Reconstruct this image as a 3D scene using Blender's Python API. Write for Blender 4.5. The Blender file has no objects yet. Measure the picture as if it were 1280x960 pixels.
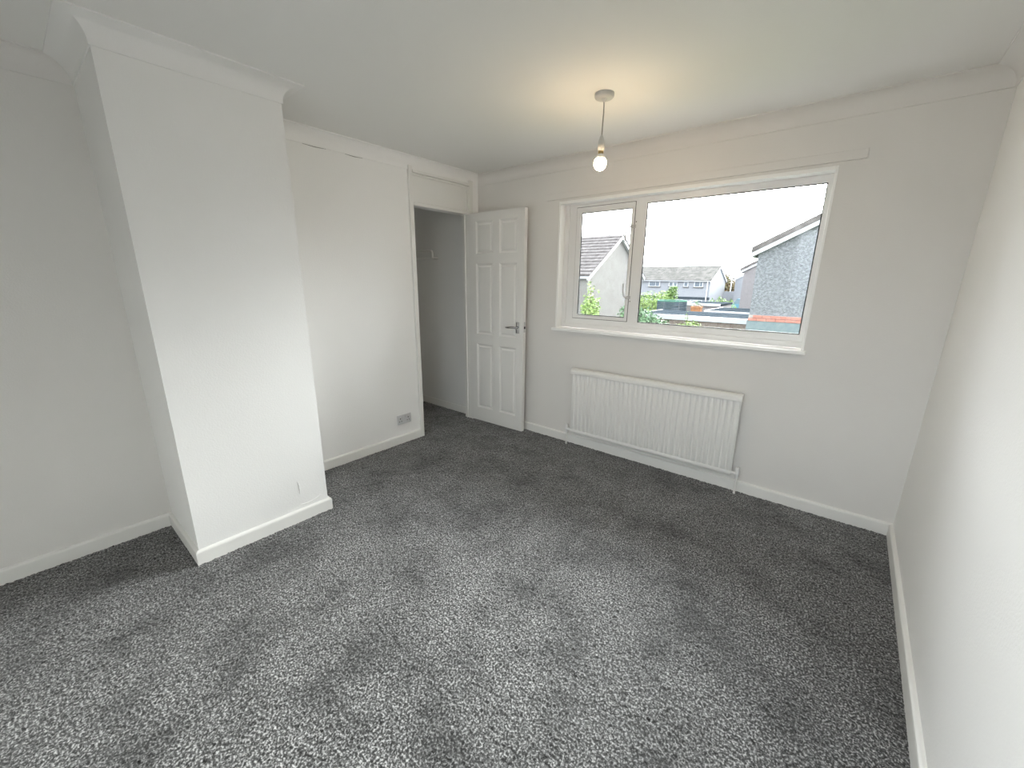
import bpy, bmesh, math, random
import numpy as np
from mathutils import Vector, Matrix

random.seed(7)
PI = math.pi
C = bpy.context.scene.collection
SC = bpy.context.scene

# ---------------------------------------------------------------- camera
cam_d = bpy.data.cameras.new('camera')
cam = bpy.data.objects.new('camera', cam_d)
C.objects.link(cam)
F = Vector((-0.61862246, 0.74298291, -0.25550471))
R_ = Vector((0.76723438, 0.64132528, 0.00730046))
U = Vector((-0.16928574, 0.19151577, 0.96678025))
cam.matrix_world = Matrix(((R_.x, U.x, -F.x, 2.9691), (R_.y, U.y, -F.y, 0.4271),
                           (R_.z, U.z, -F.z, 1.4601), (0, 0, 0, 1)))
cam_d.sensor_width = 36
cam_d.lens = 509.609 / 1280 * 36
cam_d.shift_x = 5.342 / 1280
cam_d.shift_y = 3.105 / 1280
cam_d.clip_start = 0.02
cam_d.clip_end = 500
SC.camera = cam

# ---------------------------------------------------------------- sky and exposure
SKY = 1.0
BULB = 29.0
w = bpy.data.worlds.new('overcast_sky')
SC.world = w
w.use_nodes = True
bg = w.node_tree.nodes['Background']
# bright haze: the sun stands behind thin cloud beyond the window, the sky behind the house is duller
sk_ = w.node_tree.nodes.new('ShaderNodeTexSky')
sk_.sky_type = 'NISHITA'
sk_.sun_disc = False
sk_.sun_elevation = math.radians(24)
sk_.sun_rotation = math.radians(3)
sk_.air_density = 1.0
sk_.dust_density = 6.0
sk_.ozone_density = 1.0
hs_ = w.node_tree.nodes.new('ShaderNodeHueSaturation')
hs_.inputs['Saturation'].default_value = 0.08
w.node_tree.links.new(sk_.outputs['Color'], hs_.inputs['Color'])
mx_ = w.node_tree.nodes.new('ShaderNodeMix')
mx_.data_type = 'RGBA'
mx_.inputs['Factor'].default_value = 0.30
mx_.inputs[6].default_value = (0.93, 0.965, 1.10, 1)     # even cloud
w.node_tree.links.new(hs_.outputs['Color'], mx_.inputs[7])
w.node_tree.links.new(mx_.outputs[2], bg.inputs['Color'])
bg.inputs['Strength'].default_value = SKY
SC.view_settings.view_transform = 'Standard'
SC.view_settings.look = 'None'
SC.view_settings.gamma = 1
SC.view_settings.use_curve_mapping = False
SC.view_settings.exposure = 2.47
SC.cycles.max_bounces = 24
SC.cycles.diffuse_bounces = 14
SC.cycles.transparent_max_bounces = 16
SC.cycles.sample_clamp_indirect = 8

# room measures: x to the right along the window wall, y towards the window, z up
W, D, H = 3.3645, 3.5211, 2.4
YR = -0.35                    # wall behind the camera
CH, C1, C2 = 0.556, 0.8116, 1.5065   # chimney breast
YO0, YO1 = 2.733, 3.385       # closet opening
WX0, WX1, WZ0, WZ1 = 0.9406, 2.7744, 1.040, 2.0826
GZ = -2.75                    # ground outside
TW = 0.27                     # outer wall thickness

# a window portal only tells the renderer where the sky comes in
pl = bpy.data.lights.new('window_portal', 'AREA')
pl.shape = 'RECTANGLE'
pl.size, pl.size_y = WX1 - WX0, WZ1 - WZ0
pl.cycles.is_portal = True
po = bpy.data.objects.new('window_portal', pl)
po.location = ((WX0 + WX1) / 2, D + TW + 0.02, (WZ0 + WZ1) / 2)
po.rotation_euler = (-PI / 2, 0, 0)
C.objects.link(po)
pl2 = pl.copy()  # portal for the added fill window
pl2.size, pl2.size_y = 1.15, 1.35
po2 = bpy.data.objects.new('window_portal', pl2)
po2.location = (2.725, YR - .17, 1.525)
po2.rotation_euler = (PI / 2, 0, 0)
C.objects.link(po2)


# ---------------------------------------------------------------- helpers
def mat(name, color, rough=0.6, metal=0.0, noise=None, bump=None, spec=0.3, emit=None):
    """noise=(scale, color2, contrast_lo, contrast_hi)  bump=(scale, strength, distance)"""
    m = bpy.data.materials.new(name)
    m.use_nodes = True
    nt = m.node_tree
    b = nt.nodes['Principled BSDF']
    b.inputs['Base Color'].default_value = (*color, 1)
    b.inputs['Roughness'].default_value = rough
    b.inputs['Metallic'].default_value = metal
    b.inputs['Specular IOR Level'].default_value = spec
    geo = nt.nodes.new('ShaderNodeNewGeometry')
    if noise:
        n = nt.nodes.new('ShaderNodeTexNoise')
        n.inputs['Scale'].default_value = noise[0]
        n.inputs['Detail'].default_value = 4
        nt.links.new(geo.outputs['Position'], n.inputs['Vector'])
        r = nt.nodes.new('ShaderNodeValToRGB')
        r.color_ramp.elements[0].position = noise[2]
        r.color_ramp.elements[1].position = noise[3]
        r.color_ramp.elements[0].color = (*color, 1)
        r.color_ramp.elements[1].color = (*noise[1], 1)
        nt.links.new(n.outputs['Fac'], r.inputs['Fac'])
        nt.links.new(r.outputs['Color'], b.inputs['Base Color'])
    if bump:
        n = nt.nodes.new('ShaderNodeTexNoise')
        n.inputs['Scale'].default_value = bump[0]
        n.inputs['Detail'].default_value = 3
        nt.links.new(geo.outputs['Position'], n.inputs['Vector'])
        bp = nt.nodes.new('ShaderNodeBump')
        bp.inputs['Strength'].default_value = bump[1]
        bp.inputs['Distance'].default_value = bump[2]
        nt.links.new(n.outputs['Fac'], bp.inputs['Height'])
        nt.links.new(bp.outputs['Normal'], b.inputs['Normal'])
    if emit:
        b.inputs['Emission Color'].default_value = (*emit[0], 1)
        b.inputs['Emission Strength'].default_value = emit[1]
    return m


M = {}
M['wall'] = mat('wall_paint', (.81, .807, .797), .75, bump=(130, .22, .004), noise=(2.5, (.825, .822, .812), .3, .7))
M['wall_lit'] = mat('lit_wall_paint', (.89, .886, .872), .75, bump=(130, .22, .004), noise=(2.5, (.90, .896, .885), .3, .7))  # wall paint lightened, stronger light on these walls put into the colour
M['wall_shaded'] = mat('shaded_wall_paint', (.745, .73, .71), .75, bump=(130, .22, .004), noise=(2.5, (.76, .745, .725), .3, .7))  # wall paint darkened, dimmer light on window wall and alcove in the colour
M['ceiling'] = mat('ceiling_paint', (.79, .785, .77), .85, bump=(160, .15, .003))
M['gloss'] = mat('white_gloss_paint', (.82, .815, .79), .38, spec=.45, bump=(25, .06, .004))
M['gloss_lit'] = mat('lit_gloss_paint', (.90, .90, .89), .35, spec=.5)  # gloss paint lightened, daylight on sill and linings put into the colour
M['door'] = mat('door_satin_paint', (.80, .795, .775), .45, spec=.4, bump=(60, .05, .002))
M['upvc'] = mat('white_window_plastic', (.80, .80, .80), .3, spec=.5)
M['gasket'] = mat('black_rubber', (.02, .02, .022), .6)
M['rad'] = mat('radiator_enamel', (.80, .795, .775), .35, spec=.45)
M['plastic'] = mat('white_plastic', (.78, .78, .78), .35, spec=.45)
M['fitting'] = mat('grey_white_fitting', (.50, .50, .49), .4, spec=.4)
M['socket'] = mat('socket_plastic', (.62, .62, .63), .35, spec=.45)
M['dark'] = mat('dark_slot', (.02, .02, .02), .6)
M['chrome'] = mat('chrome', (.52, .52, .53), .10, 1.0)
M['greymetal'] = mat('grey_metal', (.55, .55, .55), .35, .6)
M['flex'] = mat('pale_grey_flex', (.33, .32, .30), .6)
M['brass'] = mat('brass', (.45, .33, .15), .35, 1.0)
M['bulb'] = mat('lit_bulb', (1, .9, .75), .4, emit=((1.0, .72, .42), BULB))
M['crack'] = mat('plaster_crack', (.25, .24, .22), .9)
# glass
g = bpy.data.materials.new('window_glass')
g.use_nodes = True
nt = g.node_tree
nt.nodes.clear()
out = nt.nodes.new('ShaderNodeOutputMaterial')
tr = nt.nodes.new('ShaderNodeBsdfTransparent')
tr.inputs['Color'].default_value = (.93, .955, .95, 1)
gl = nt.nodes.new('ShaderNodeBsdfGlossy')
gl.inputs['Roughness'].default_value = 0.0
fr = nt.nodes.new('ShaderNodeFresnel')
fr.inputs['IOR'].default_value = 1.3
mx = nt.nodes.new('ShaderNodeMixShader')
nt.links.new(fr.outputs[0], mx.inputs['Fac'])
nt.links.new(tr.outputs[0], mx.inputs[1])
nt.links.new(gl.outputs[0], mx.inputs[2])
nt.links.new(mx.outputs[0], out.inputs['Surface'])
M['glass'] = g


def carpet_material():
    m = bpy.data.materials.new('grey_carpet')
    m.use_nodes = True
    nt = m.node_tree
    b = nt.nodes['Principled BSDF']
    b.inputs['Roughness'].default_value = .62          # shiny synthetic yarn
    b.inputs['Specular IOR Level'].default_value = 0.32
    b.inputs['Sheen Weight'].default_value = 0.45
    b.inputs['Sheen Roughness'].default_value = 0.45
    geo = nt.nodes.new('ShaderNodeNewGeometry')

    def noise(scale, detail, rough=.5):
        n = nt.nodes.new('ShaderNodeTexNoise')
        n.inputs['Scale'].default_value = scale
        n.inputs['Detail'].default_value = detail
        n.inputs['Roughness'].default_value = rough
        nt.links.new(geo.outputs['Position'], n.inputs['Vector'])
        return n

    def ramp(src, stops):
        r = nt.nodes.new('ShaderNodeValToRGB')
        e = r.color_ramp.elements
        e[0].position, e[0].color = stops[0][0], (*[stops[0][1]] * 3, 1)
        e[1].position, e[1].color = stops[-1][0], (*[stops[-1][1]] * 3, 1)
        for p, v in stops[1:-1]:
            x = e.new(p)
            x.color = (v, v, v, 1)
        nt.links.new(src, r.inputs['Fac'])
        return r

    fine = ramp(noise(128, 3, .65).outputs['Fac'], [(.35, .008), (.47, .045), (.53, .13), (.65, .46)])
    patch = ramp(noise(3.2, 4, .62).outputs['Fac'], [(.35, .45), (.48, .85), (.58, 1.05), (.75, 1.3)])
    mul = nt.nodes.new('ShaderNodeMix')
    mul.data_type = 'RGBA'
    mul.blend_type = 'MULTIPLY'
    mul.inputs['Factor'].default_value = 1
    nt.links.new(fine.outputs['Color'], mul.inputs[6])
    nt.links.new(patch.outputs['Color'], mul.inputs[7])
    tint = nt.nodes.new('ShaderNodeMix')
    tint.data_type = 'RGBA'
    tint.blend_type = 'MULTIPLY'
    tint.inputs['Factor'].default_value = 1
    tint.inputs[7].default_value = (1.0, 1.0, 1.0, 1)
    nt.links.new(mul.outputs[2], tint.inputs[6])
    nt.links.new(tint.outputs[2], b.inputs['Base Color'])
    return m


M['carpet'] = carpet_material()
# outdoor materials
M['pebbledash'] = mat('grey_pebbledash', (0.123, 0.128, 0.135), .95, noise=(15, (0.177, 0.182, 0.190), .42, .60), bump=(26, 1.0, .05), spec=.1)
M['cream_render'] = mat('cream_render', (0.141, 0.133, 0.124), .95, noise=(2.5, (0.157, 0.152, 0.142), .35, .7), bump=(30, .5, .02))
M['pink_render'] = mat('pinkish_render', (0.158, 0.146, 0.146), .95, noise=(6, (0.182, 0.170, 0.170), .35, .7), bump=(30, .5, .02))
M['white_render'] = mat('white_render', (0.190, 0.197, 0.212), .9, noise=(.6, (0.209, 0.216, 0.228), .35, .7))
M['roof_tile'] = mat('weathered_roof_tile', (0.071, 0.063, 0.060), .9, noise=(5, (0.134, 0.121, 0.116), .35, .68), bump=(40, .4, .02))
M['roof_far'] = mat('mossy_roof_tile', (0.043, 0.041, 0.036), .9, noise=(1.6, (0.090, 0.084, 0.076), .38, .64))
M['white_board'] = mat('white_bargeboard', (0.391, 0.397, 0.410), .5)
M['brick_red'] = mat('red_brick', (0.250, 0.101, 0.077), .9, noise=(6, (0.309, 0.143, 0.113), .35, .7))
M['brick_pale'] = mat('pale_pink_brick', (0.238, 0.196, 0.167), .9, noise=(7, (0.161, 0.119, 0.098), .42, .66))
M['mortar'] = mat('pale_mortar', (0.250, 0.238, 0.220), .95)
M['brick_orange'] = mat('orange_brick', (0.297, 0.143, 0.065), .9, noise=(8, (0.226, 0.101, 0.048), .4, .65))
M['base_render'] = mat('blue_grey_base_render', (0.099, 0.127, 0.134), .95, noise=(10, (0.127, 0.153, 0.156), .4, .65))
M['felt'] = mat('dark_roof_felt', (0.034, 0.043, 0.051), 1.0, noise=(1.5, (0.047, 0.056, 0.064), .35, .7), spec=.0)
M['fascia'] = mat('white_fascia', (0.393, 0.399, 0.405), .5)
M['leaf'] = mat('green_leaf', (0.089, 0.166, 0.045), .6, noise=(4, (0.160, 0.230, 0.064), .35, .7))
M['leaf_yellow'] = mat('yellow_green_leaf', (0.160, 0.242, 0.064), .6, noise=(4, (0.230, 0.306, 0.102), .35, .7))
M['leaf_dark'] = mat('dark_green_leaf', (0.064, 0.128, 0.064), .6, noise=(4, (0.109, 0.178, 0.083), .35, .7))
M['leaf_autumn'] = mat('autumn_leaf', (0.128, 0.122, 0.064), .7, noise=(1.2, (0.210, 0.134, 0.071), .4, .65))
M['bark'] = mat('bark', (.14, .10, .07), .9)
M['grass'] = mat('grass', (0.098, 0.150, 0.060), .95, noise=(1.5, (0.150, 0.188, 0.090), .35, .7))
M['tarmac'] = mat('pale_tarmac', (0.13, 0.13, 0.13), .95, spec=.0, noise=(2, (0.165, 0.165, 0.16), .35, .7))
M['dark_pole'] = mat('dark_grey_pole', (.10, .11, .12), .6)
M['net'] = mat('dark_net', (0.051, 0.072, 0.085), .9)
M['net_green'] = mat('green_foam', (0.060, 0.170, 0.119), .8)
M['car'] = mat('teal_car_paint', (.05, .14, .18), .3, spec=.5)
M['car_glass'] = mat('car_glass', (.10, .14, .16), .1, spec=.5)
M['pane_far'] = mat('far_window_glass', (.09, .11, .13), .15, spec=.5)
M['curtain'] = mat('pale_net_curtain', (.40, .42, .44), .9)


class MB:
    """collects shapes and links them as ONE mesh object"""

    def __init__(self):
        self.b = bmesh.new()

    def box(self, x0, x1, y0, y1, z0, z1, bev=0, seg=2):
        g = bmesh.ops.create_cube(self.b, size=1)
        vs = g['verts']
        bmesh.ops.scale(self.b, vec=(x1 - x0, y1 - y0, z1 - z0), verts=vs)
        bmesh.ops.translate(self.b, vec=((x0 + x1) / 2, (y0 + y1) / 2, (z0 + z1) / 2), verts=vs)
        if bev:
            es = list({e for v in vs for e in v.link_edges})
            bmesh.ops.bevel(self.b, geom=es, offset=bev, segments=seg, profile=.5, affect='EDGES')
        return self

    def lathe(self, prof, c, n=24, axis='z', cap=True):
        """prof: list of (radius, height) along the axis from c"""
        def P(r, h, a):
            u, v = r * math.cos(a), r * math.sin(a)
            d = {'z': (u, v, h), 'y': (u, h, v), 'x': (h, u, v)}[axis]
            return self.b.verts.new((c[0] + d[0], c[1] + d[1], c[2] + d[2]))
        rings = [[P(r, h, 2 * PI * i / n) for i in range(n)] for r, h in prof]
        for a, b_ in zip(rings, rings[1:]):
            for i in range(n):
                self.b.faces.new((a[i], a[(i + 1) % n], b_[(i + 1) % n], b_[i]))
        if cap:
            self.b.faces.new(rings[0])
            self.b.faces.new(rings[-1])
        return self

    def tube(self, pts, r, n=10):
        pts = [Vector(p) for p in pts]
        rr = r if isinstance(r, (list, tuple)) else [r] * len(pts)
        rings = []
        for i, p in enumerate(pts):
            t = (pts[min(i + 1, len(pts) - 1)] - pts[max(i - 1, 0)]).normalized()
            a = Vector((0, 0, 1)) if abs(t.z) < .9 else Vector((1, 0, 0))
            u = t.cross(a).normalized()
            v = t.cross(u)
            rings.append([self.b.verts.new(p + (u * math.cos(2 * PI * k / n) + v * math.sin(2 * PI * k / n)) * rr[i])
                          for k in range(n)])
        for a, b_ in zip(rings, rings[1:]):
            for k in range(n):
                self.b.faces.new((a[k], a[(k + 1) % n], b_[(k + 1) % n], b_[k]))
        self.b.faces.new(rings[0])
        self.b.faces.new(rings[-1])
        return self

    def poly(self, pts, faces):
        vs = [self.b.verts.new(p) for p in pts]
        for f in faces:
            self.b.faces.new([vs[i] for i in f])
        return self

    def prism(self, poly2, a0, a1, plane='xz'):
        """extrude a 2D outline; plane 'xz' extrudes along y, 'yz' along x, 'xy' along z"""
        def P(u, v, a):
            return {'xz': (u, a, v), 'yz': (a, u, v), 'xy': (u, v, a)}[plane]
        n = len(poly2)
        A = [self.b.verts.new(P(u, v, a0)) for u, v in poly2]
        B = [self.b.verts.new(P(u, v, a1)) for u, v in poly2]
        self.b.faces.new(A)
        self.b.faces.new(B[::-1])
        for i in range(n):
            j = (i + 1) % n
            self.b.faces.new((A[i], B[i], B[j], A[j]))
        return self

    def build(self, name, m, parent=None, smooth=False, kind=None):
        bmesh.ops.recalc_face_normals(self.b, faces=self.b.faces)
        me = bpy.data.meshes.new(name)
        if smooth:
            for f in self.b.faces:
                f.smooth = True
            for e in self.b.edges:
                if len(e.link_faces) == 2 and e.calc_face_angle(0) > .7:
                    e.smooth = False
        self.b.to_mesh(me)
        self.b.free()
        me.materials.append(M[m])
        o = bpy.data.objects.new(name, me)
        C.objects.link(o)
        if parent:
            o.parent = parent
        if kind:
            o['kind'] = kind
        return o


def tag(o, label=None, cat=None, group=None, kind=None):
    if label:
        o['label'] = label
    if cat:
        o['category'] = cat
    if group:
        o['group'] = group
    if kind:
        o['kind'] = kind
    return o


def empty(name, loc=(0, 0, 0), rz=0):
    o = bpy.data.objects.new(name, None)
    o.location = loc
    o.rotation_euler = (0, 0, rz)
    o.empty_display_size = .1
    C.objects.link(o)
    return o


def dup(o, parent=None, **kw):
    c = o.copy()
    C.objects.link(c)
    if parent:
        c.parent = parent
    for k, v in kw.items():
        setattr(c, k, v)
    return c


# ---------------------------------------------------------------- room shell
def structure(o, label, cat):
    return tag(o, label, cat, kind='structure')


def carpet_floor():
    """floor slab whose top is a fine, uneven pile"""
    x0, x1, y0, y1 = -1.15, W, YR, D
    s = 0.0068
    nx, ny = int((x1 - x0) / s) + 1, int((y1 - y0) / s) + 1
    rng = np.random.default_rng(3)
    X, Y = np.meshgrid(np.linspace(x0, x1, nx), np.linspace(y0, y1, ny))
    Z = rng.normal(0, .0019, X.shape)
    X = X + rng.uniform(-.003, .003, X.shape)
    Y = Y + rng.uniform(-.003, .003, X.shape)
    co = np.stack([X.ravel(), Y.ravel(), Z.ravel()], 1).astype(np.float32)
    i = np.arange(nx * ny).reshape(ny, nx)
    q = np.stack([i[:-1, :-1].ravel(), i[:-1, 1:].ravel(), i[1:, 1:].ravel(), i[1:, :-1].ravel()], 1)
    me = bpy.data.meshes.new('floor')
    # the top grid, with skirts down to a flat underside
    b = np.array([[x0, y0, -.2], [x1, y0, -.2], [x1, y1, -.2], [x0, y1, -.2]], np.float32)
    n = len(co)
    allv = np.concatenate([co, b])
    faces = q.tolist()
    faces.append([n, n + 3, n + 2, n + 1])
    me.from_pydata(allv.tolist(), [], faces)
    me.polygons.foreach_set('use_smooth', np.ones(len(me.polygons), bool))
    me.materials.append(M['carpet'])
    o = bpy.data.objects.new('floor', me)
    C.objects.link(o)
    structure(o, 'mottled dark grey carpeted floor of the room', 'floor')


carpet_floor()
structure(MB().box(-1.35, W + .15, YR - .15, D + TW, H, H + .15).build('ceiling', 'ceiling'),
          'plain white ceiling above the room', 'ceiling')
# window wall, with the hole for the window
wb = MB()
wb.box(-1.35, WX0, D, D + TW, -.3, H)
wb.box(WX1, W + .15, D, D + TW, -.3, H)
wb.box(WX0, WX1, D, D + TW, WZ1, H)
wb.box(WX0, WX1, D, D + TW, -.3, WZ0)
structure(wb.build('wall_back', 'wall_shaded'), 'white painted wall around the window', 'wall')
structure(MB().box(W, W + .15, YR - .15, D, -.3, H).build('wall_right', 'wall_lit'), 'bright white plain wall beside the camera, no openings', 'wall')
RWX0, RWX1, RWZ0, RWZ1 = 2.15, 3.30, 0.85, 2.20      # added window behind the camera, lets in fill daylight
wf = MB()
wf.box(-.1, RWX0, YR - .15, YR, -.3, H)
wf.box(RWX1, W, YR - .15, YR, -.3, H)
wf.box(RWX0, RWX1, YR - .15, YR, RWZ1, H)
wf.box(RWX0, RWX1, YR - .15, YR, -.3, RWZ0)
structure(wf.build('wall_front', 'wall'), 'white wall opposite the window', 'wall')
wl = MB()
wl.box(-.08, 0, C1 + .3, YO0 - .038, -.2, H)
wl.box(-.08, 0, YO1 + .05, D, -.2, H)
wl.box(-.08, 0, YO0 - .038, YO1 + .05, 2.345, H)
structure(MB().box(-.08, 0, YR, C1 + .3, -.2, H).build('wall_alcove', 'wall_shaded'), 'shaded wall of the alcove left of the chimney breast', 'wall')
structure(wl.build('wall_left', 'wall_lit'), 'white wall behind the chimney breast, holding the socket and closet opening', 'wall')
cb = MB().box(0, CH, C1, C2, -.05, H).build('chimney_breast', 'wall')
structure(cb, 'white wallpapered chimney breast projecting into the room', 'wall')
# creases in the paper low on the chimney breast
cr = MB()
cr.tube([(CH, 1.335, .262), (CH + .001, 1.342, .235), (CH + .001, 1.343, .205), (CH, 1.342, .175)], [.001, .0035, .0035, .001], 6)
cr.build('paper_crease', 'wall', cb, True)
cr = MB()
cr.tube([(CH, 1.335, .105), (CH + .001, 1.37, .098), (CH + .001, 1.42, .102), (CH, 1.47, .122)], [.001, .004, .004, .001], 6)
cr.build('paper_crease', 'wall', cb, True)
cl = MB()
cl.box(-1.35, -1.15, 2.3, D, -.2, H)
structure(cl.build('wall_closet_end', 'wall'), 'white end wall deep inside the closet', 'wall')
structure(MB().box(-1.15, -.08, 2.3, 2.4, -.2, H).build('wall_closet_near', 'wall'), 'white closet side wall hidden behind the socket wall', 'wall')
structure(MB().box(-1.15, -.08, 3.465, D, -.2, H).build('wall_closet_side', 'wall'), 'shaded white closet wall seen through the doorway', 'wall')


def sweep(path, prof, name, m, label, cat, closed_ends=True, smooth=True, miter0=None, miter1=None):
    """prof: list of (inward distance, height); path: wall corners, room on the left"""
    P = [Vector((x, y)) for x, y in path]
    segn = []
    for a, b_ in zip(P, P[1:]):
        d = (b_ - a).normalized()
        segn.append(Vector((-d.y, d.x)))
    rows = []
    for i, p in enumerate(P):
        n0 = segn[i - 1] if i > 0 else (miter0 or segn[0])
        n1 = segn[i] if i < len(segn) else (miter1 or segn[-1])
        mt = (n0 + n1) / (1 + n0.dot(n1))
        rows.append([(p.x + mt.x * d, p.y + mt.y * d, z) for d, z in prof])
    mb = MB()
    vs = [[mb.b.verts.new(q) for q in r] for r in rows]
    k = len(prof)
    for a, b_ in zip(vs, vs[1:]):
        for j in range(k):
            mb.b.faces.new((a[j], b_[j], b_[(j + 1) % k], a[(j + 1) % k]))
    mb.b.faces.new(vs[0])
    mb.b.faces.new(vs[-1][::-1])
    return structure(mb.build(name, m, smooth=smooth), label, cat)


CV = 0.084
cove = [(0, H), (0, H - CV - .003), (.006, H - CV - .003), (.006, H - CV + .006)]
for k in range(1, 9):
    t = k / 9 * PI / 2
    cove.append((.006 + (CV - .012) * (1 - math.cos(t)), H - CV + .006 + (CV - .012) * math.sin(t)))
cove += [(CV - .006, H - .006), (CV + .003, H - .006), (CV + .003, H)]
nW, nS, nE, nN = Vector((0, -1)), Vector((-1, 0)), Vector((1, 0)), Vector((0, 1))
sweep([(W, D), (0, D)], cove, 'trim_1', 'wall_shaded', 'white plaster cove above the window wall', 'cove', miter0=nS, miter1=nE)
sweep([(0, D), (0, C2)], cove, 'trim_2', 'wall_lit', 'white plaster cove above the closet doorway and socket wall', 'cove', miter0=nW, miter1=nN)
sweep([(0, C2), (CH, C2), (CH, C1), (0, C1)], cove, 'trim_3', 'wall', 'white plaster cove wrapped around the chimney breast', 'cove', miter0=nE, miter1=nE)
sweep([(0, C1), (0, YR), (W, YR)], cove, 'trim_4', 'wall_shaded', 'white plaster cove above the alcove left of the chimney breast', 'cove', miter0=nW, miter1=nS)
sweep([(W, YR), (W, D)], cove, 'trim_5', 'wall', 'white plaster cove along the top of the right wall', 'cove', miter0=nN, miter1=nW)
# hairline cracks under the cove
for (y0, y1, z) in ((1.86, 2.02, H - CV - .004), (2.16, 2.30, H - CV - .004)):
    MB().tube([(.0005, y0, z), (.001, (y0 + y1) / 2, z - .0035), (.0005, y1, z)], [.0008, .0022, .0008], 6).build('paint_crack', 'crack', bpy.data.objects['wall_left'])

sk = [(0, -.03), (.018, -.03), (.018, .066), (.016, .072), (.010, .076), (0, .078)]
sweep([(W, D), (0.0, D)], sk, 'baseboard_back', 'gloss', 'white skirting board under the window and radiator', 'skirting board', miter0=nS, smooth=False)
sweep([(0, YO0 - .04), (0, C2)], sk, 'baseboard_left', 'gloss', 'white skirting board under the socket', 'skirting board', miter1=nN, smooth=False)
sweep([(0, C2), (CH, C2), (CH, C1), (0, C1)], sk, 'baseboard_chimney', 'gloss', 'white skirting board around the chimney breast foot', 'skirting board', miter0=nE, miter1=nE, smooth=False)
sweep([(0, C1), (0, YR), (W, YR)], sk, 'baseboard_alcove', 'gloss', 'white skirting board in the alcove left of the chimney breast', 'skirting board', miter0=nW, miter1=nS, smooth=False)
sweep([(W, YR), (W, D)], sk, 'baseboard_right', 'gloss', 'white skirting board along the right wall', 'skirting board', miter0=nN, miter1=nW, smooth=False)
sweep([(-.08, 3.465), (-1.15, 3.465)], [(0, -.03), (.017, -.03), (.017, .075), (.013, .079), (.011, .079), (.011, .074), (0, .074)], 'baseboard_closet', 'gloss',
      'shaded skirting board inside the closet, gap along its top', 'skirting board', smooth=False)

# ---------------------------------------------------------------- closet frame, storey high
fr_ = empty('door_frame', (0, YO0, 0))
structure(fr_, 'storey-high white closet door frame with a panel above the opening', 'door frame')
y0 = -.035


def rel(mb, name, m, **k):
    return mb.build(name, m, fr_, **k)


rel(MB().box(-.09, .018, -.036, 0, -.02, 2.345, .002), 'post', 'gloss')
rel(MB().box(-.09, .018, YO1 - YO0, YO1 - YO0 + .048, -.02, 2.345, .002), 'post', 'gloss')
ow = YO1 - YO0
rel(MB().box(-.09, .020, 0, ow, 2.046, 2.068, .002), 'transom', 'gloss')
rel(MB().box(-.06, .004, 0, ow, 2.068, 2.345), 'infill_panel', 'gloss')
rel(MB().box(.004, .022, 0, ow, 2.296, 2.318, .003), 'head_bead', 'gloss')
rel(MB().box(.004, .013, 0, ow, 2.276, 2.288, .003), 'head_bead', 'gloss')
rel(MB().box(.004, .016, ow - .018, ow, 2.068, 2.276, .003), 'side_bead', 'gloss')
rel(MB().box(.004, .010, ow - .034, ow - .022, 2.068, 2.276, .002), 'side_bead', 'gloss')
rel(MB().box(.004, .012, 0, ow, 2.072, 2.080, .002), 'sill_bead', 'gloss')
rel(MB().box(-.055, -.042, 0, .012, 0, 2.046, .001), 'door_stop', 'gloss')
rel(MB().box(-.055, -.042, ow - .012, ow, 0, 2.046, .001), 'door_stop', 'gloss')

# ---------------------------------------------------------------- the open door
DW, DT, DH = .662, .040, 2.047
dr = empty('door_1', (.006, 3.3845, .008), math.atan(.0332))
structure(dr, 'open white six-panel closet door standing against the window wall', 'door')
xs = [0, .088, .297, .378, .584, DW]
zs = [0, .143, .817, .914, 1.592, 1.680, 1.972, DH]
lf = MB()
# stiles, mullion and rails
for a, b_ in ((0, 1), (2, 3), (4, 5)):
    lf.box(xs[a], xs[b_], 0, DT, 0, DH)
for a, b_ in ((0, 1), (2, 3), (4, 5), (6, 7)):
    lf.box(xs[1], xs[2], 0, DT, zs[a], zs[b_])
    lf.box(xs[3], xs[4], 0, DT, zs[a], zs[b_])
bmesh.ops.remove_doubles(lf.b, verts=lf.b.verts, dist=1e-5)
lf.build('door_leaf', 'door', dr)


def panel(x0, x1, z0, z1):
    """moulded, raised panel: slope down from the face, a groove, a slope up to the field"""
    p = MB()
    loops = []
    for ins, dep in ((0, .0), (.003, .003), (.015, .0125), (.020, .0125), (.036, .004)):
        loops.append([p.b.verts.new(v) for v in ((x0 + ins, dep, z0 + ins), (x1 - ins, dep, z0 + ins),
                                                (x1 - ins, dep, z1 - ins), (x0 + ins, dep, z1 - ins))])
    for a, b_ in zip(loops, loops[1:]):
        for i in range(4):
            p.b.faces.new((a[i], a[(i + 1) % 4], b_[(i + 1) % 4], b_[i]))
    p.b.faces.new(loops[-1])
    # back half
    bk = [p.b.verts.new(v) for v in ((x0, DT - .006, z0), (x1, DT - .006, z0), (x1, DT - .006, z1), (x0, DT - .006, z1))]
    for i in range(4):
        p.b.faces.new((loops[0][i], loops[0][(i + 1) % 4], bk[(i + 1) % 4], bk[i]))
    p.b.faces.new(bk)
    p.build('panel', 'door', dr)


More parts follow.
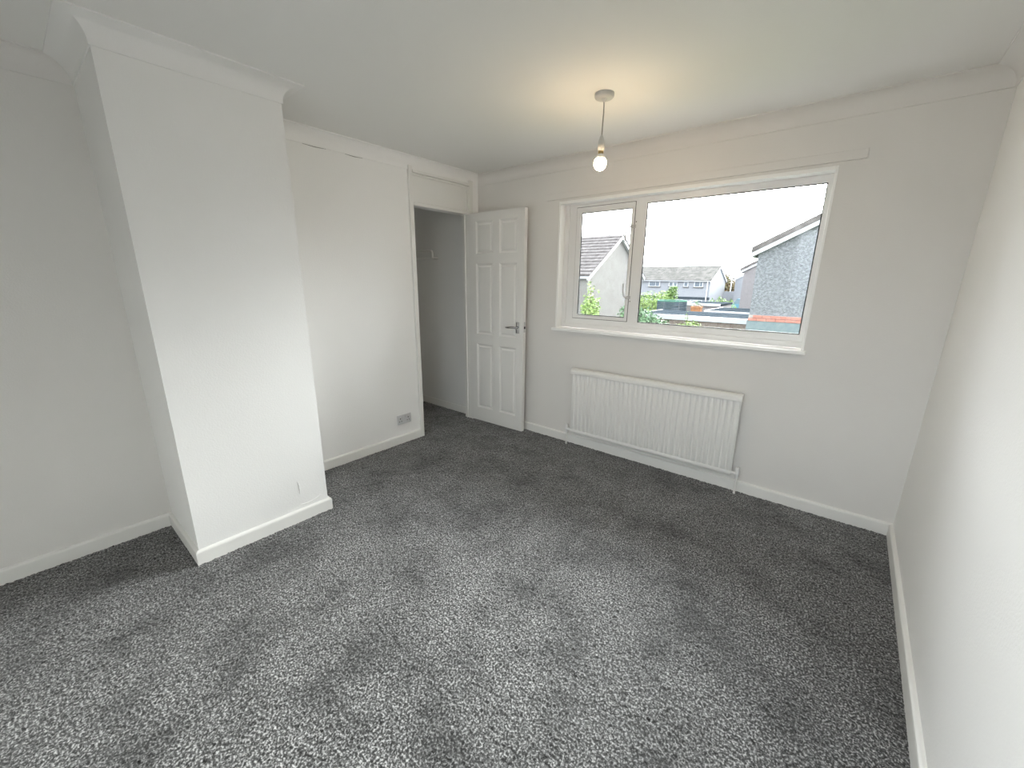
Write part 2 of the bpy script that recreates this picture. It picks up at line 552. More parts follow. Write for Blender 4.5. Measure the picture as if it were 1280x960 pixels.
for a in (1, 3):
    for c_ in (1, 3, 5):
        panel(xs[a], xs[a + 1], zs[c_], zs[c_ + 1])
HX, HZ = .600, 1.012
hp = MB().box(HX - .019, HX + .019, -.006, .0, HZ - .052, HZ + .052, .0025).build('handle_plate', 'chrome', dr, True)
tag(hp, 'small chrome back plate')
lv = MB()
lv.lathe([(.011, -.006), (.011, -.020), (.009, -.022), (.009, -.045)], (HX, 0, HZ + .004), 16, 'y')
lv.tube([(HX + .004, -.045, HZ + .004), (HX - .02, -.048, HZ + .004), (HX - .055, -.048, HZ + .003), (HX - .09, -.046, HZ), (HX - .112, -.038, HZ - .001)],
        [.010, .0105, .010, .0088, .007], 14)
lv.build('lever', 'chrome', hp, True)
for dz in (-.040, .042):
    MB().lathe([(.004, -.0075), (.003, -.006)], (HX, 0, HZ + dz), 10, 'y').build('screw', 'greymetal', hp)
lp = MB().box(DW - .0005, DW + .0015, DT / 2 - .011, DT / 2 + .011, HZ - .04, HZ + .055).build('latch_plate', 'greymetal', dr)
MB().box(DW, DW + .009, DT / 2 - .008, DT / 2 + .006, HZ - .008, HZ + .014, .002).build('latch_bolt', 'dark', lp)
for hz in (.22, 1.0, 1.80):
    MB().lathe([(.006, 0), (.006, .075)], (-.003, DT * .5, hz), 12).build('hinge', 'greymetal', dr, True)

# ---------------------------------------------------------------- window
wn = empty('window_1', (WX0, D, WZ0))
structure(wn, 'white framed window with a small left opening sash and a wide fixed pane', 'window')


def wbuild(mb, name, m, parent=wn, **k):
    bmesh.ops.translate(mb.b, vec=(-WX0, -D, -WZ0), verts=mb.b.verts)
    return mb.build(name, m, parent, **k)


yf = D + .090            # face of the outer frame
# linings of the reveal
wbuild(MB().box(WX0, WX0 + .014, D - .002, D + .095, WZ0, WZ1, .002), 'reveal_lining', 'gloss_lit')
wbuild(MB().box(WX1 - .014, WX1, D - .002, D + .095, WZ0, WZ1, .002), 'reveal_lining', 'gloss_lit')
wbuild(MB().box(WX0 + .014, WX1 - .014, D - .002, D + .095, WZ1 - .022, WZ1, .002), 'reveal_lining', 'gloss_lit')
# outer frame: left, right, top, bottom, mullion
FX0, FX1, FZ0, FZ1 = WX0 + .014, WX1 - .012, WZ0 + .004, WZ1 - .022
SX0, SX1, SZ0, SZ1 = 1.060, 1.573, 1.128, 2.036      # sash outer
PX0, PX1, PZ0, PZ1 = 1.650, 2.738, 1.122, 2.022      # fixed pane
wbuild(MB().box(FX0, .994, yf - .012, yf + .030, FZ0, FZ1, .003), 'frame_packer', 'upvc')
fm = MB()
fm.box(.994, SX0, yf, yf + .030, FZ0, FZ1)
fm.box(SX1, PX0, yf, yf + .030, FZ0, FZ1)
fm.box(PX1, FX1, yf, yf + .030, FZ0, FZ1)
fm.box(SX0, SX1, yf, yf + .030, FZ0, SZ0)
fm.box(SX0, SX1, yf, yf + .030, SZ1, FZ1)
fm.box(PX0, PX1, yf, yf + .030, FZ0, PZ0)
fm.box(PX0, PX1, yf, yf + .030, PZ1, FZ1)
wbuild(fm, 'frame', 'upvc')
wbuild(MB().box(.994, FX1, yf - .010, yf, FZ0, FZ0 + .040, .004), 'bottom_bead', 'upvc')
# fixed pane, its bead and gasket


def ring(x0, x1, z0, z1, t, ya, yb, bev=0):
    r = MB()
    r.box(x0, x0 + t, ya, yb, z0, z1, bev)
    r.box(x1 - t, x1, ya, yb, z0, z1, bev)
    r.box(x0 + t, x1 - t, ya, yb, z0, z0 + t, bev)
    r.box(x0 + t, x1 - t, ya, yb, z1 - t, z1, bev)
    return r


wbuild(ring(PX0, PX1, PZ0, PZ1, .006, yf + .003, yf + .018), 'glazing_bead', 'upvc')
wbuild(ring(PX0 + .006, PX1 - .006, PZ0 + .006, PZ1 - .006, .006, yf + .009, yf + .017), 'gasket', 'gasket')
p1 = wbuild(MB().box(PX0 + .006, PX1 - .006, yf + .017, yf + .021, PZ0 + .006, PZ1 - .006), 'pane', 'glass')
# opening sash
GX0, GX1, GZ0, GZ1 = 1.106, 1.546, 1.159, 1.990
g_ = .004
sash = MB()
sash.box(SX0 + g_, GX0, yf - .006, yf + .020, SZ0 + g_, SZ1 - g_)
sash.box(GX1, SX1 - g_, yf - .006, yf + .020, SZ0 + g_, SZ1 - g_)
sash.box(GX0, GX1, yf - .006, yf + .020, SZ0 + g_, GZ0)
sash.box(GX0, GX1, yf - .006, yf + .020, GZ1, SZ1 - g_)
so = wbuild(sash, 'sash', 'upvc')
wbuild(ring(SX0, SX1, SZ0, SZ1, g_, yf - .001, yf + .05), 'sash_gasket', 'gasket')
wbuild(ring(GX0, GX1, GZ0, GZ1, .006, yf + .003, yf + .010), 'gasket', 'gasket', so)
wbuild(MB().box(GX0, GX1, yf + .010, yf + .014, GZ0, GZ1), 'pane', 'glass', so)
# two sash fasteners on the mullion side
for (pz, ez, xo) in ((1.856, 1.745, -.058), (1.322, 1.430, -.040)):
    s = 1 if ez > pz else -1
    h = MB().box(SX1 - .020, SX1 + .014, yf - .012, yf - .003, pz - .012, pz + .012, .003)
    h = wbuild(h, 'sash_fastener', 'greymetal')
    px = SX1 - .012
    l = MB()
    l.lathe([(.009, -.012), (.009, -.03)], (px, yf, pz), 12, 'y')
    l.tube([(px, yf - .026, pz), (px - .015, yf - .034, pz + s * .006), (px + xo * .62, yf - .036, pz + s * .03),
            (px + xo * .72, yf - .034, pz + s * .07), (px + xo * .74, yf - .034, ez)], [.006, .0065, .006, .0055, .0045], 10)
    wbuild(l, 'lever', 'greymetal', h, smooth=True)
    k = MB().lathe([(.004, -.004), (.003, -.0)], (SX1 + .012, yf, pz - s * .03 if s > 0 else pz + .032), 10, 'y')
    wbuild(k, 'screw', 'dark', h)
# sill board
sb = MB().box(WX0 - .022, WX1 + .014, D - .030, D + .0, WZ0 - .020, WZ0 + .002, .003)
sb.box(WX0, WX1, D, yf + .0, WZ0 - .004, WZ0 + .002)
structure(sb.build('window_sill', 'gloss_lit'), 'white painted sill board projecting under the window', 'window sill')

# unseen window added behind the camera for fill light, facing the other one
w2 = empty('fill_window', (RWX0, YR, RWZ0))
structure(w2, 'tall white framed fill window added unseen behind the camera', 'window')
rw, rh = RWX1 - RWX0, RWZ1 - RWZ0
f2 = MB()
for (a, b_, c_, d_) in ((0, .06, 0, rh), (rw - .06, rw, 0, rh), (.06, rw - .06, 0, .06), (.06, rw - .06, rh - .06, rh), (rw / 2 - .04, rw / 2 + .04, .06, rh - .06)):
    f2.box(a, b_, -.13, -.07, c_, d_)
f2.build('frame', 'upvc', w2)
for a, b_ in ((.06, rw / 2 - .04), (rw / 2 + .04, rw - .06)):
    MB().box(a, b_, -.102, -.098, .06, rh - .06).build('pane', 'glass', w2)
MB().box(-.03, rw + .03, -.07, .03, -.02, .003, .003).build('sill', 'gloss', w2)

# board above the window
bt = MB().box(.818, 2.890, D - .018, D, 2.098, 2.146, .002)
tag(bt.build('curtain_batten', 'wall_shaded'), 'long wall-coloured wooden curtain batten fixed above the window', 'batten')

# ---------------------------------------------------------------- radiator
RX0, RX1, RZ0, RZ1 = 1.186, 2.500, .121, .715
YF = D - .074
rd = empty('radiator', ((RX0 + RX1) / 2, D, .0))
tag(rd, 'white ribbed panel radiator on the wall below the window', 'radiator')
rd.rotation_euler = (0, -math.radians(.30), 0)
cx0, cy0 = (RX0 + RX1) / 2, D


def rb(mb, name, m, parent=rd, **k):
    bmesh.ops.translate(mb.b, vec=(-cx0, -cy0, 0), verts=mb.b.verts)
    return mb.build(name, m, parent, **k)


# pressed steel panel: flutes along x, flattening into the headers at top and bottom
nr = 33
pit = (RX1 - RX0) / nr
prof = []
for i in range(nr):
    xa = RX0 + i * pit
    prof += [(xa + pit * .0, .0), (xa + pit * .10, .001), (xa + pit * .20, -.010), (xa + pit * .30, -.0125), (xa + pit * .70, -.0125), (xa + pit * .80, -.010), (xa + pit * .90, .001)]
prof.append((RX1, .0))
zsr = [(RZ0, None, .004), (RZ0 + .006, None, -.004), (RZ0 + .016, None, -.009), (RZ0 + .030, None, -.011), (RZ0 + .040, None, -.006), (RZ0 + .052, 1, 0), (RZ1 - .06, 1, 0), (RZ1 - .046, None, -.006), (RZ1 - .006, None, -.006)]
pn = MB()
rows = []
for z, fl, off in zsr:
    rows.append([pn.b.verts.new((x, YF + .011 + (d if fl else off), z)) for x, d in prof])
for a, b_ in zip(rows, rows[1:]):
    for i in range(len(prof) - 1):
        pn.b.faces.new((a[i], a[i + 1], b_[i + 1], b_[i]))
ext = bmesh.ops.extrude_face_region(pn.b, geom=list(pn.b.faces))
vs = [v for v in ext['geom'] if isinstance(v, bmesh.types.BMVert)]
for v in vs:
    v.co.y = YF + .024
rb(pn, 'panel', 'rad', smooth=True)
cap = MB().prism([(YF - .012, RZ1 - .046), (YF - .015, RZ1 - .040), (YF - .015, RZ1 - .022), (YF - .009, RZ1 - .008), (YF + .002, RZ1), (YF + .034, RZ1), (YF + .034, RZ1 - .046)],
                 RX0 - .004, RX1 + .004, 'yz')
rb(cap, 'top_cap', 'rad')
for xx in (RX0 + .2, RX1 - .2):
    rb(MB().box(xx - .02, xx + .02, YF + .024, D - .0015, .25, .62), 'bracket', 'rad')
for xx, sgn in ((RX0, -1), (RX1, 1)):
    v = MB()
    zc = RZ0 + .028
    v.lathe([(.010, 0), (.010, sgn * .018), (.013, sgn * .018), (.013, sgn * .03)], (xx, YF + .012, zc), 14, 'x')
    xv = xx + sgn * .038
    v.lathe([(.009, -.035), (.012, -.03), (.012, -.012), (.0145, -.008), (.0145, .012), (.012, .016), (.012, .04), (.009, .046)], (xv, YF + .012, zc), 14)
    vo = rb(v, 'valve', 'plastic', smooth=True)
    rb(MB().tube([(xv, YF + .012, zc - .033), (xv, YF + .012, -.012)], .0075, 12), 'pipe', 'gloss', vo, smooth=True)

# ---------------------------------------------------------------- double socket
sx = empty('double_socket', (0, 2.5195, .2235))
tag(sx, 'white double wall socket low beside the closet doorway', 'socket')
MB().box(0, .009, -.0745, .0745, -.043, .043, .003).build('faceplate', 'socket', sx, True)
for s in (-1, 1):
    MB().box(.009, .0125, s * .0165 - .007, s * .0165 + .007, .012, .032, .0015).build('switch', 'socket', sx)
    cy = s * .042
    pn_ = MB()
    pn_.box(.0085, .0096, cy - .0035, cy + .0035, .004, .016)
    pn_.box(.0085, .0096, cy - .0155, cy - .0075, -.020, -.013)
    pn_.box(.0085, .0096, cy + .0075, cy + .0155, -.020, -.013)
    pn_.build('pin_slots', 'dark', sx)
for s in (-1, 1):
    MB().lathe([(.004, .0085), (.0035, .0097)], (0, s * .060, 0.003), 10, 'x').build('screw', 'greymetal', sx)

# ---------------------------------------------------------------- pendant lamp
LX, LY = 1.779, 2.63
pdn = empty('pendant_lamp', (LX, LY, H))
tag(pdn, 'bare lit bulb hanging on a cord from a white ceiling rose', 'lamp')
MB().lathe([(.050, 0), (.050, -.014), (.047, -.020), (.043, -.023), (.016, -.024), (.008, -.034), (.0045, -.040)], (0, 0, 0), 32).build('ceiling_rose', 'fitting', pdn, True)
MB().tube([(0, 0, -.036), (.0015, 0, -.09), (-.001, 0, -.15), (-.002, 0, -.20)], .0034, 10).build('cord', 'flex', pdn, True)
lh = MB().lathe([(.004, -.192), (.008, -.200), (.0165, -.222), (.0175, -.228), (.0175, -.236), (.0185, -.237), (.0185, -.262), (.0165, -.266), (.0165, -.270)], (-.002, 0, 0), 24).build('lamp_holder', 'fitting', pdn, True)
MB().lathe([(.0145, -.264), (.0145, -.284)], (-.002, 0, 0), 20).build('bulb_cap', 'brass', lh, True)
MB().lathe([(.0145, -.284), (.0175, -.290), (.0225, -.302), (.0235, -.306)], (-.002, 0, 0), 24).build('bulb_collar', 'plastic', lh, True)
MB().lathe([(.0235, -.306), (.029, -.312), (.0325, -.322), (.033, -.331), (.031, -.343), (.026, -.353), (.017, -.361), (.008, -.3645), (.001, -.365)],
           (-.002, 0, 0), 28).build('bulb', 'bulb', pdn, True)

# ---------------------------------------------------------------- rail in the closet
cr_ = empty('closet_rail', (-.55, 3.465, 1.70))
tag(cr_, 'short white hanging rail with a turned-down end inside the closet', 'rail')
MB().tube([(-.50, -.075, .040), (-.03, -.075, .040), (-.010, -.075, .034), (-.002, -.075, .020), (-.002, -.075, -.030)], .0115, 12).build('rail', 'gloss', cr_, True)
MB().box(-.42, -.03, -.030, 0, -.040, -.022, .003).build('batten', 'wall', cr_)
MB().box(-.012, .008, -.075, 0, -.040, -.022, .003).build('bracket', 'gloss', cr_)
MB().box(-.46, -.44, -.085, 0, -.04, .055, .003).build('bracket', 'gloss', cr_)

# ================================================================ outside
gm = MB()
gm.box(-120, 120, -120, 190, GZ - .3, GZ)
structure(gm.build('ground_outside', 'tarmac'), 'pale paved ground outside between the houses', 'ground')
structure(MB().box(-5, 8, 4.2, 17, GZ, GZ + .03).build('lawn_outside', 'grass'), 'green back garden below the window', 'lawn')


def gable_house(name, label, x0, x1, y0, y1, ze, zr, axis, wall_m, roof_m, over=.28, board='white_board', courses=False, barge=.20, t=.07):
    """axis 'x': the ridge runs along x; 'y': along y"""
    o = empty(name, ((x0 + x1) / 2, (y0 + y1) / 2, GZ))
    tag(o, label, 'house')
    ox, oy = (x0 + x1) / 2, (y0 + y1) / 2

    def put(mb, nm, m, parent=o, **k):
        bmesh.ops.translate(mb.b, vec=(-ox, -oy, -GZ), verts=mb.b.verts)
        return mb.build(nm, m, parent, **k)
    if axis == 'x':
        a0, a1, c0, c1, plane = y0, y1, x0, x1, 'yz'
    else:
        a0, a1, c0, c1, plane = x0, x1, y0, y1, 'xz'
    am = (a0 + a1) / 2
    put(MB().prism([(a0, GZ), (a1, GZ), (a1, ze), (am, zr), (a0, ze)], c0, c1, plane), 'wall', wall_m)
    sl = (zr - ze) / (am - a0)
    for s, ae in ((-1, a0), (1, a1)):
        e = ae + s * over
        zeo = ze - sl * over
        if courses and s == -1:
            L = math.hypot(am - e, zr - zeo)
            n = int(L / .27)
            rf = MB()
            tw = .33
            nt_ = int((c1 - c0 + .3) / tw)
            rnd = random.Random(5)
            for i in range(n):
                f0, f1 = i / n, (i + 1) / n + .012
                for j in range(nt_):
                    cc0 = c1 + .15 - (j + 1) * tw + .008
                    cc1 = c1 + .15 - j * tw
                    dz = rnd.uniform(0, .012)
                    lo = (e + (am - e) * f0, zeo + (zr - zeo) * f0)
                    hi = (e + (am - e) * f1, zeo + (zr - zeo) * f1)
                    rf.prism([(lo[0], lo[1] + t * .2), (lo[0], lo[1] + t + .03 + dz), (hi[0], hi[1] + t * .75), (hi[0], hi[1] + t * .2)], cc0, cc1, plane)
            ro = put(MB().prism([(e, zeo), (am, zr), (am, zr + t * .4), (e, zeo + t * .4)], c0 - .12, c1 + .12, plane), 'roof', roof_m)
            put(rf, 'roof_tiles', roof_m, ro, kind='stuff')
        else:
            put(MB().prism([(e, zeo), (am, zr), (am, zr + t), (e, zeo + t)], c0 - .15, c1 + .15, plane), 'roof', roof_m)
        # bargeboards on both gables
        for cc in (c0, c1):
            q0, q1 = (cc - .13, cc - .005) if cc == c0 else (cc + .005, cc + .13)
            put(MB().prism([(e, zeo - barge), (am, zr - barge), (am, zr - .003), (e, zeo - .003)], q0, q1, plane), 'bargeboard', board)
        # gutter
        gt = MB()
        gt.prism([(e - s * .02, zeo - .10), (e + s * .06, zeo - .10), (e + s * .08, zeo + .0), (e - s * .02, zeo + .0)], c0 - .1, c1 + .1, plane)
        put(gt, 'gutter', board)
    o['_o'] = 0
    del o['_o']
    return o, put


def far_window(put, x0, x1, z0, z1, y, split=None):
    f = put(MB().box(x0 - .08, x1 + .08, y - .06, y + .02, z0 - .08, z1 + .08), 'window', 'white_board')
    xm = [x0] + ([x0 + (x1 - x0) * s for s in split] if split else []) + [x1]
    for a, b_ in zip(xm, xm[1:]):
        put(MB().box(a + .04, b_ - .04, y - .075, y - .05, z0, z1), 'pane', 'pane_far', f)
    put(MB().box(x0 - .14, x1 + .14, y - .14, y, z0 - .18, z0 - .08), 'sill', 'roof_far', f)
    return f


# cream house on the left, gable towards the right
lh_, lput = gable_house('gabled_house', 'cream rendered house with tiled roof, seen through the small left sash', -15.5, -6.27, 17.0, 23.0, 1.66, 3.52, 'x', 'cream_render', 'roof_tile', over=.12, courses=True, barge=.17)
# grey pebbledash house on the right
rh_, rput = gable_house('pebbledash_house', 'large grey pebbledash gable with a red brick band, nearest house on the right', .69, 8.4, 14.0, 22.0, 2.29, 4.34, 'y', 'pebbledash', 'roof_tile', over=.16, barge=.12, t=.15)
rput(MB().box(.66, 8.43, 13.97, 14.5, GZ, .345), 'base_course', 'base_render')
bandp = rput(MB().box(.685, 8.41, 13.985, 14.3, .345, .515), 'brick_band', 'mortar')
b0 = None
for r in range(2):
    for k in range(34):
        xa = .685 + (k - (.5 if r else 0)) * .2275
        if xa + .215 > 8.41 or xa < .6:
            continue
        if b0 is None:
            b0 = rput(MB().box(0, .217, 13.955, 14.05, .352, .425), 'brick', 'brick_red', bandp)
            base = b0.location.copy()
            b0.location.x = xa
        else:
            dup(b0, bandp, location=(xa, 0, r * .083))
            if r and k == 1:
                dup(b0, bandp, location=(.685, 0, r * .083), scale=(.47, 1, 1))
# pole aerial fixings on the right roof
for xx in (1.36, 1.44):
    rput(MB().box(xx - .012, xx + .012, 16.0, 16.03, 2.6, 2.98), 'aerial_bracket', 'greymetal')
# pinkish house behind it
ph_, pput = gable_house('pink_rendered_house', 'pinkish rendered gable peeping out behind the pebbledash house', -3.2, 5.2, 33.0, 41.0, 2.2, 4.54, 'y', 'pink_render', 'roof_tile', over=.24, barge=.14, t=.2)
# white house further right behind
wh_, wput = gable_house('white_house', 'small white gable beyond the pinkish house, grey roof', -10.35, -3.5, 66.0, 74.0, 1.75, 3.6, 'y', 'white_render', 'roof_far', over=.3, barge=.2)
gable_house('grey_roof_house', 'grey roof just showing behind the small white gable', -12.2, -5.5, 80.0, 86.0, 1.7, 2.75, 'x', 'cream_render', 'roof_far', over=.3, barge=.2)
# long terrace
tr_, tput = gable_house('white_terrace', 'long white terrace with mottled brown roof in the middle distance', -40, -12.05, 60.0, 68.0, 1.55, 3.35, 'x', 'white_render', 'roof_far', over=.35, barge=.25)
for (a, b_, z0, z1, sp) in ((-20.2, -18.75, .62, 1.2, (.62,)), (-17.35, -16.9, .66, 1.12, None), (-16.75, -16.35, .66, 1.12, None), (-15.35, -14.9, .66, 1.15, None),
                            (-14.0, -12.75 - .25, .64, 1.22, (.66,)), (-25.5, -24.0, .62, 1.2, (.62,)), (-23, -22.5, .66, 1.12, None), (-30.5, -29.0, .62, 1.2, (.62,)), (-28, -27.5, .66, 1.12, None)):
    far_window(tput, a, b_, z0, z1, 60.0, sp)
tput(MB().box(-12.42, -12.30, 59.85, 60.0, GZ, 1.4), 'downpipe', 'greymetal')
tput(MB().box(-40, -12.0, 59.95, 60.2, -1.1, -.75), 'string_course', 'felt')
for (a, b_) in ((-16.9, -15.4), (-20.4, -18.7), (-14.3, -12.9)):
    far_window(tput, a, b_, -2.0, -1.2, 60.0, (.5,))
for xx in (-13.7, -20.6, -27):
    tput(MB().box(xx - .02, xx + .02, 64.0, 64.05, 3.3, 3.85), 'aerial', 'greymetal')

# ---- garages


def garage(label, x0, x1, y0, y1, zt, wall_m, brick=False, fas=.20):
    o = empty('garage', ((x0 + x1) / 2, (y0 + y1) / 2, GZ))
    tag(o, label, 'garage', 'flat roofed garages beyond the garden')
    ox, oy = (x0 + x1) / 2, (y0 + y1) / 2

    def put(mb, nm, m, parent=o, **k):
        bmesh.ops.translate(mb.b, vec=(-ox, -oy, -GZ), verts=mb.b.verts)
        return mb.build(nm, m, parent, **k)
    wo = put(MB().box(x0 + .1, x1 - .1, y0 + .12, y1 - .1, GZ, zt - fas), 'wall', wall_m)
    if brick:
        bk = MB()
        rnd = random.Random(9)
        for r in range(17):
            z = zt - fas - .03 - (r + 1) * .075
            k = 0
            x = x0 + .1 - (r % 2) * .11
            while x < x1 - .3:
                if x > x0 + .05:
                    bk.box(x, x + .205, y0 + .095 + rnd.uniform(0, .012), y0 + .13, z, z + .063)
                x += .225
        put(bk, 'brick_courses', 'brick_pale', wo, kind='stuff')
    put(MB().box(x0 + .03, x1 - .03, y0 + .04, y1 - .03, zt - fas, zt - .02), 'roof', 'felt')
    put(MB().box(x0, x1, y0, y0 + .04, zt - fas - .02, zt + .02), 'fascia', 'fascia')
    put(MB().box(x0, x0 + .04, y0 + .04, y1, zt - fas - .02, zt + .01), 'fascia', 'fascia')
    # felt seam battens
    for k in range(1, 4):
        yy = y0 + (y1 - y0) * k / 4
        put(MB().box(x0 + .05, x1 - .05, yy - .03, yy + .03, zt - .02, zt), 'seam', 'felt')
    return o


garage('pale brick garage with white fascia, nearest of the flat roofs', -6.1, .3, 22.4, 26.2, -.30, 'mortar', True, .21)
garage('flat roofed garage with white fascia behind the nearest one', -4.0, .2, 27.4, 32.0, -.33, 'pink_render', False, .20)
garage('furthest flat roofed garage, pale edge behind the others', -8.2, -5.2, 36.6, 41, -.38, 'pink_render', False, .16)
# orange brick pier
pr = empty('brick_pier', (-4.29, 26.85, GZ))
tag(pr, 'orange brick pier at the end of the second garage', 'pier')
MB().box(-.27, .27, -.2, .2, 0, -GZ - .16).build('shaft', 'brick_orange', pr)
MB().box(-.29, .29, -.23, .23, -GZ - .16, -GZ - .06).build('coping', 'brick_orange', pr)
MB().box(-.16, .16, -.15, .15, -GZ - .06, -GZ + .02).build('cap', 'brick_pale', pr)

# trampoline with safety net
tp = empty('trampoline', (-6.35, 28.6, GZ))
tag(tp, 'round trampoline with dark safety net and green top rim', 'trampoline')
TRr = .9
poles = []
zt_, zm_ = 2.88, 1.3
for k in range(6):
    a = k * PI / 3 + .3
    MB().tube([(TRr * math.cos(a), TRr * math.sin(a), 0), (TRr * math.cos(a), TRr * math.sin(a), zt_ + .05)], .028, 8).build('pole', 'dark_pole', tp)
MB().lathe([(TRr - .03, zt_ - .03), (TRr + .03, zt_ - .03), (TRr + .03, zt_ + .03), (TRr - .03, zt_ + .03), (TRr - .03, zt_ - .03)], (0, 0, 0), 36, cap=False).build('top_rim', 'net_green', tp)
MB().lathe([(.02, zm_), (TRr - .1, zm_), (TRr + .1, zm_ - .02), (TRr + .1, zm_ - .1), (.02, zm_ - .1)], (0, 0, 0), 36).build('mat', 'net', tp)
nb = MB()
for k in range(72):
    a = 2 * PI * k / 72
    nb.tube([(TRr * math.cos(a), TRr * math.sin(a), zm_), (TRr * math.cos(a), TRr * math.sin(a), zt_)], .022, 3)
for k in range(12):
    z = zm_ + (zt_ - zm_) * k / 12
    nb.lathe([(TRr - .02, z), (TRr + .02, z), (TRr + .02, z + .04), (TRr - .02, z + .04), (TRr - .02, z)], (0, 0, 0), 36, cap=False)
nb.build('net', 'net', tp, kind='stuff')

# parked car, only its upper half shows over the garage roofs
ca = empty('car', (-7.4, 61.5, GZ))
ca.scale = (1.05, 1.05, 1.22)
tag(ca, 'dark teal parked car beyond the garage roofs', 'car')
MB().prism([(-2.1, .35), (2.1, .35), (2.1, .8), (2.0, .98), (1.0, 1.02), (-2.0, 1.05), (-2.12, .8)], -.85, .85, 'xz').build('body', 'car', ca)
MB().prism([(-1.75, 1.04), (1.05, 1.02), (.35, 1.50), (-1.35, 1.52)], -.74, .74, 'xz').build('cabin_glass', 'car_glass', ca)
MB().prism([(-1.42, 1.50), (.42, 1.48), (.30, 1.56), (-1.30, 1.58)], -.76, .76, 'xz').build('car_roof', 'car', ca)
for xx in (-1.3, 1.3):
    for yy in (-.86, .70):
        MB().lathe([(.31, 0), (.31, .16)], (xx, yy, .31), 16, 'y').build('wheel', 'dark', ca)

# lamp post and white garden wall far off
lpst = empty('street_lamp', (-13.35, 78, GZ))
tag(lpst, 'thin pale street lamp in front of the autumn trees', 'street lamp')
MB().tube([(0, 0, 0), (0, 0, 4.3)], [.11, .08], 10).build('post', 'white_board', lpst)
MB().box(-.15, .5, -.12, .12, 4.25, 4.42, .04).build('lantern', 'white_board', lpst)
gw = MB().box(-14.6, -10.6, 72, 72.3, GZ, -.2)
tag(gw.build('garden_wall', 'white_render'), 'low white garden wall beside the terrace end', 'wall')


# ---- plants
def shrub(name, label, loc, blobs, n, leaf, m, cat='shrub', stems=3, group=None, seed=1):
    """blobs: list of (dx, dy, z, rx, ry, rz) the leaves fill; loc is at the ground"""
    rnd = random.Random(seed)
    o = empty(name, loc)
    tag(o, label, cat, group)
    st = MB()
    for i in range(stems):
        b_ = blobs[i % len(blobs)]
        ex, ey = b_[0] + rnd.uniform(-.4, .4) * b_[3], b_[1] + rnd.uniform(-.3, .3) * b_[4]
        st.tube([(rnd.uniform(-.1, .1), rnd.uniform(-.1, .1), 0), (ex * .6, ey * .6, b_[2] * .6), (ex, ey, b_[2] + b_[5] * .5)],
                [.03 + .006 * b_[2], .02 + .003 * b_[2], .008], 6)
    st.build('stem', 'bark', o)
    lv = MB()
    vol = [b_[3] * b_[4] * b_[5] for b_ in blobs]
    for i in range(n):
        b_ = rnd.choices(blobs, vol)[0]
        while True:
            d = Vector((rnd.uniform(-1, 1), rnd.uniform(-1, 1), rnd.uniform(-1, 1)))
            if .25 < d.length < 1:
                break
        p = Vector((b_[0] + d.x * b_[3], b_[1] + d.y * b_[4], b_[2] + d.z * b_[5]))
        nrm = (d + Vector((rnd.gauss(0, .6), rnd.gauss(0, .6), rnd.gauss(0, .6) + .4))).normalized()
        u = nrm.orthogonal().normalized()
        u = Matrix.Rotation(rnd.uniform(0, 6.3), 3, nrm) @ u
        v = nrm.cross(u)
        L = leaf * rnd.uniform(.6, 1.3)
        lv.poly([p, p + u * L * .5 + v * L * .28 + nrm * L * .08, p + u * L, p + u * L * .5 - v * L * .28 + nrm * L * .08], [(0, 1, 2), (0, 2, 3)])
    lv.build('foliage', m, o, kind='stuff')
    return o


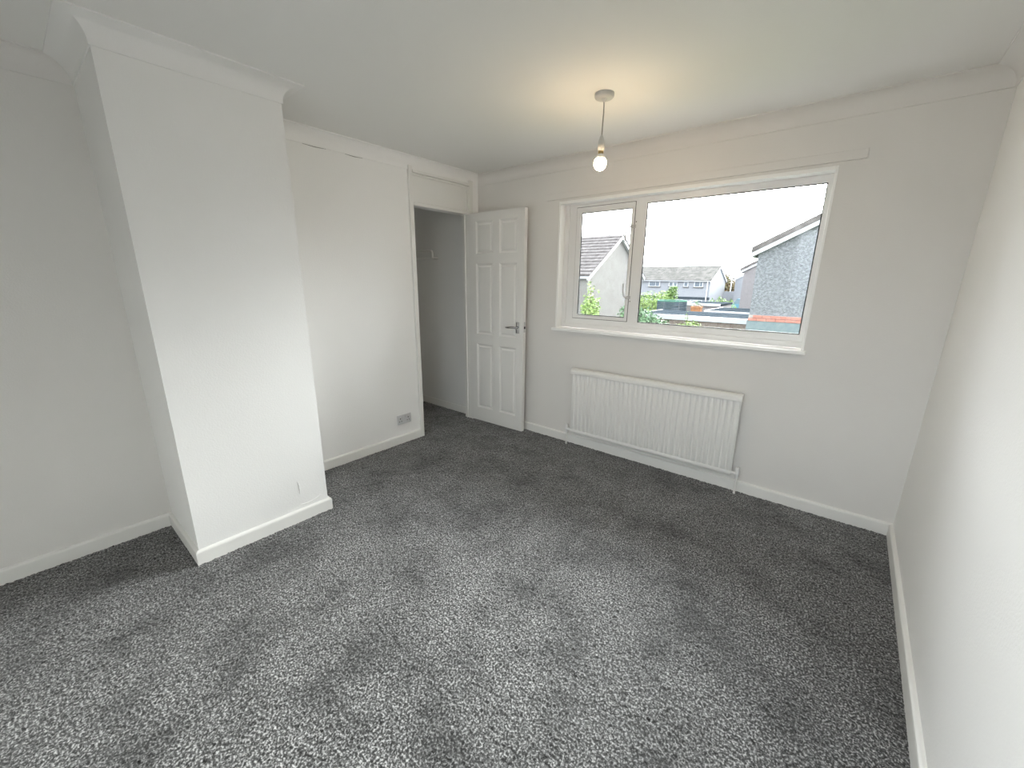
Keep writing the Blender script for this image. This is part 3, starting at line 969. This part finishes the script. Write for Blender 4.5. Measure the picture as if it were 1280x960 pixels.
# tall climber in front of the cream gable
shrub('climbing_shrub', 'tall bright green pointed shrub in front of the cream house', (-3.98, 13.2, GZ),
      [(0, 0, 2.2, .42, .4, 1.3), (.0, 0, 3.1, .36, .3, .6), (-.05, 0, 3.75, .13, .12, .45), (.24, 0, 3.6, .06, .06, .45), (-.2, 0, 3.5, .08, .08, .3)], 3600, .10, 'leaf_yellow', seed=2)
shrub('small_shrub', 'small pale green shrub by the right edge of the cream gable', (-3.1, 14.6, GZ),
      [(0, 0, 1.9, .35, .3, 1.2), (.0, 0, 3.0, .20, .2, .4), (-.25, 0, 2.9, .08, .08, .35), (.12, 0, 3.3, .05, .05, .2)], 1600, .09, 'leaf', seed=3)
shrub('round_bush', 'blue-green bush at the lower left corner of the wide pane', (-2.2, 13.0, GZ),
      [(.0, 0, 2.4, .9, .6, .9), (-.25, 0, 3.1, .42, .4, .45), (.2, 0, 2.95, .4, .4, .4), (.6, 0, 2.75, .45, .4, .4)], 4800, .10, 'leaf_dark', seed=4)
shrub('sprig_bush', 'yellow-green bush with one upright sprig before the brick garage', (-2.75, 20.2, GZ),
      [(0, 0, 1.5, .6, .5, .85), (.2, 0, 2.15, .45, .35, .26), (-.08, 0, 2.55, .07, .07, .36), (-.35, 0, 1.9, .3, .3, .35)], 1900, .11, 'leaf_yellow', seed=5)
shrub('hedge', 'light green hedge beside the trampoline', (-10.0, 33.2, GZ),
      [(-.9, 0, 1.8, 1.3, .8, 1.35), (.3, 0, 2.1, 1.1, .8, 1.3), (1.3, 0, 2.3, .7, .7, 1.1)], 4200, .17, 'leaf_yellow', cat='hedge', seed=6)
shrub('young_tree', 'slim olive green tree rising before the terrace', (-9.0, 36.2, GZ),
      [(0, 0, 2.8, .6, .5, .7), (.1, 0, 3.4, .34, .3, .45), (-.15, 0, 3.1, .4, .4, .4), (.3, 0, 3.55, .22, .2, .22)], 1500, .15, 'leaf', cat='tree', seed=7)
shrub('low_hedge', 'low green planting between terrace and garages', (-7.5, 46.5, GZ),
      [(0, 0, 1.3, 1.0, .8, 1.25), (.9, 0, 1.2, .6, .7, 1.2), (-.8, 0, 1.2, .6, .7, 1.1)], 1500, .22, 'leaf', cat='hedge', seed=8)
shrub('dark_bush', 'dark little bush between trampoline and orange pier', (-5.1, 29.6, GZ),
      [(0, 0, 1.6, .28, .3, 1.1), (.02, 0, 2.6, .22, .2, .3)], 700, .14, 'leaf_dark', seed=12)
for i, (xx, yy, zz, rr, lab) in enumerate(((-16.4, 84, 3.4, 1.6, 'brown autumn tree next to the terrace gable end'), (-14.9, 88.5, 2.8, 1.7, 'lower rusty tree behind the street lamp'),
                                           (-19.2, 93, 3.7, 2.4, 'tallest olive tree behind the terrace gable'))):
    shrub('autumn_tree', lab, (xx, yy, GZ), [(0, 0, zz, rr, rr, zz * .62), (.5 * rr, 0, zz * .8, rr * .8, rr, zz * .5)], 1400, .55, 'leaf_autumn' if i < 2 else 'leaf', cat='tree', seed=20 + i, group='trees past the terrace end')
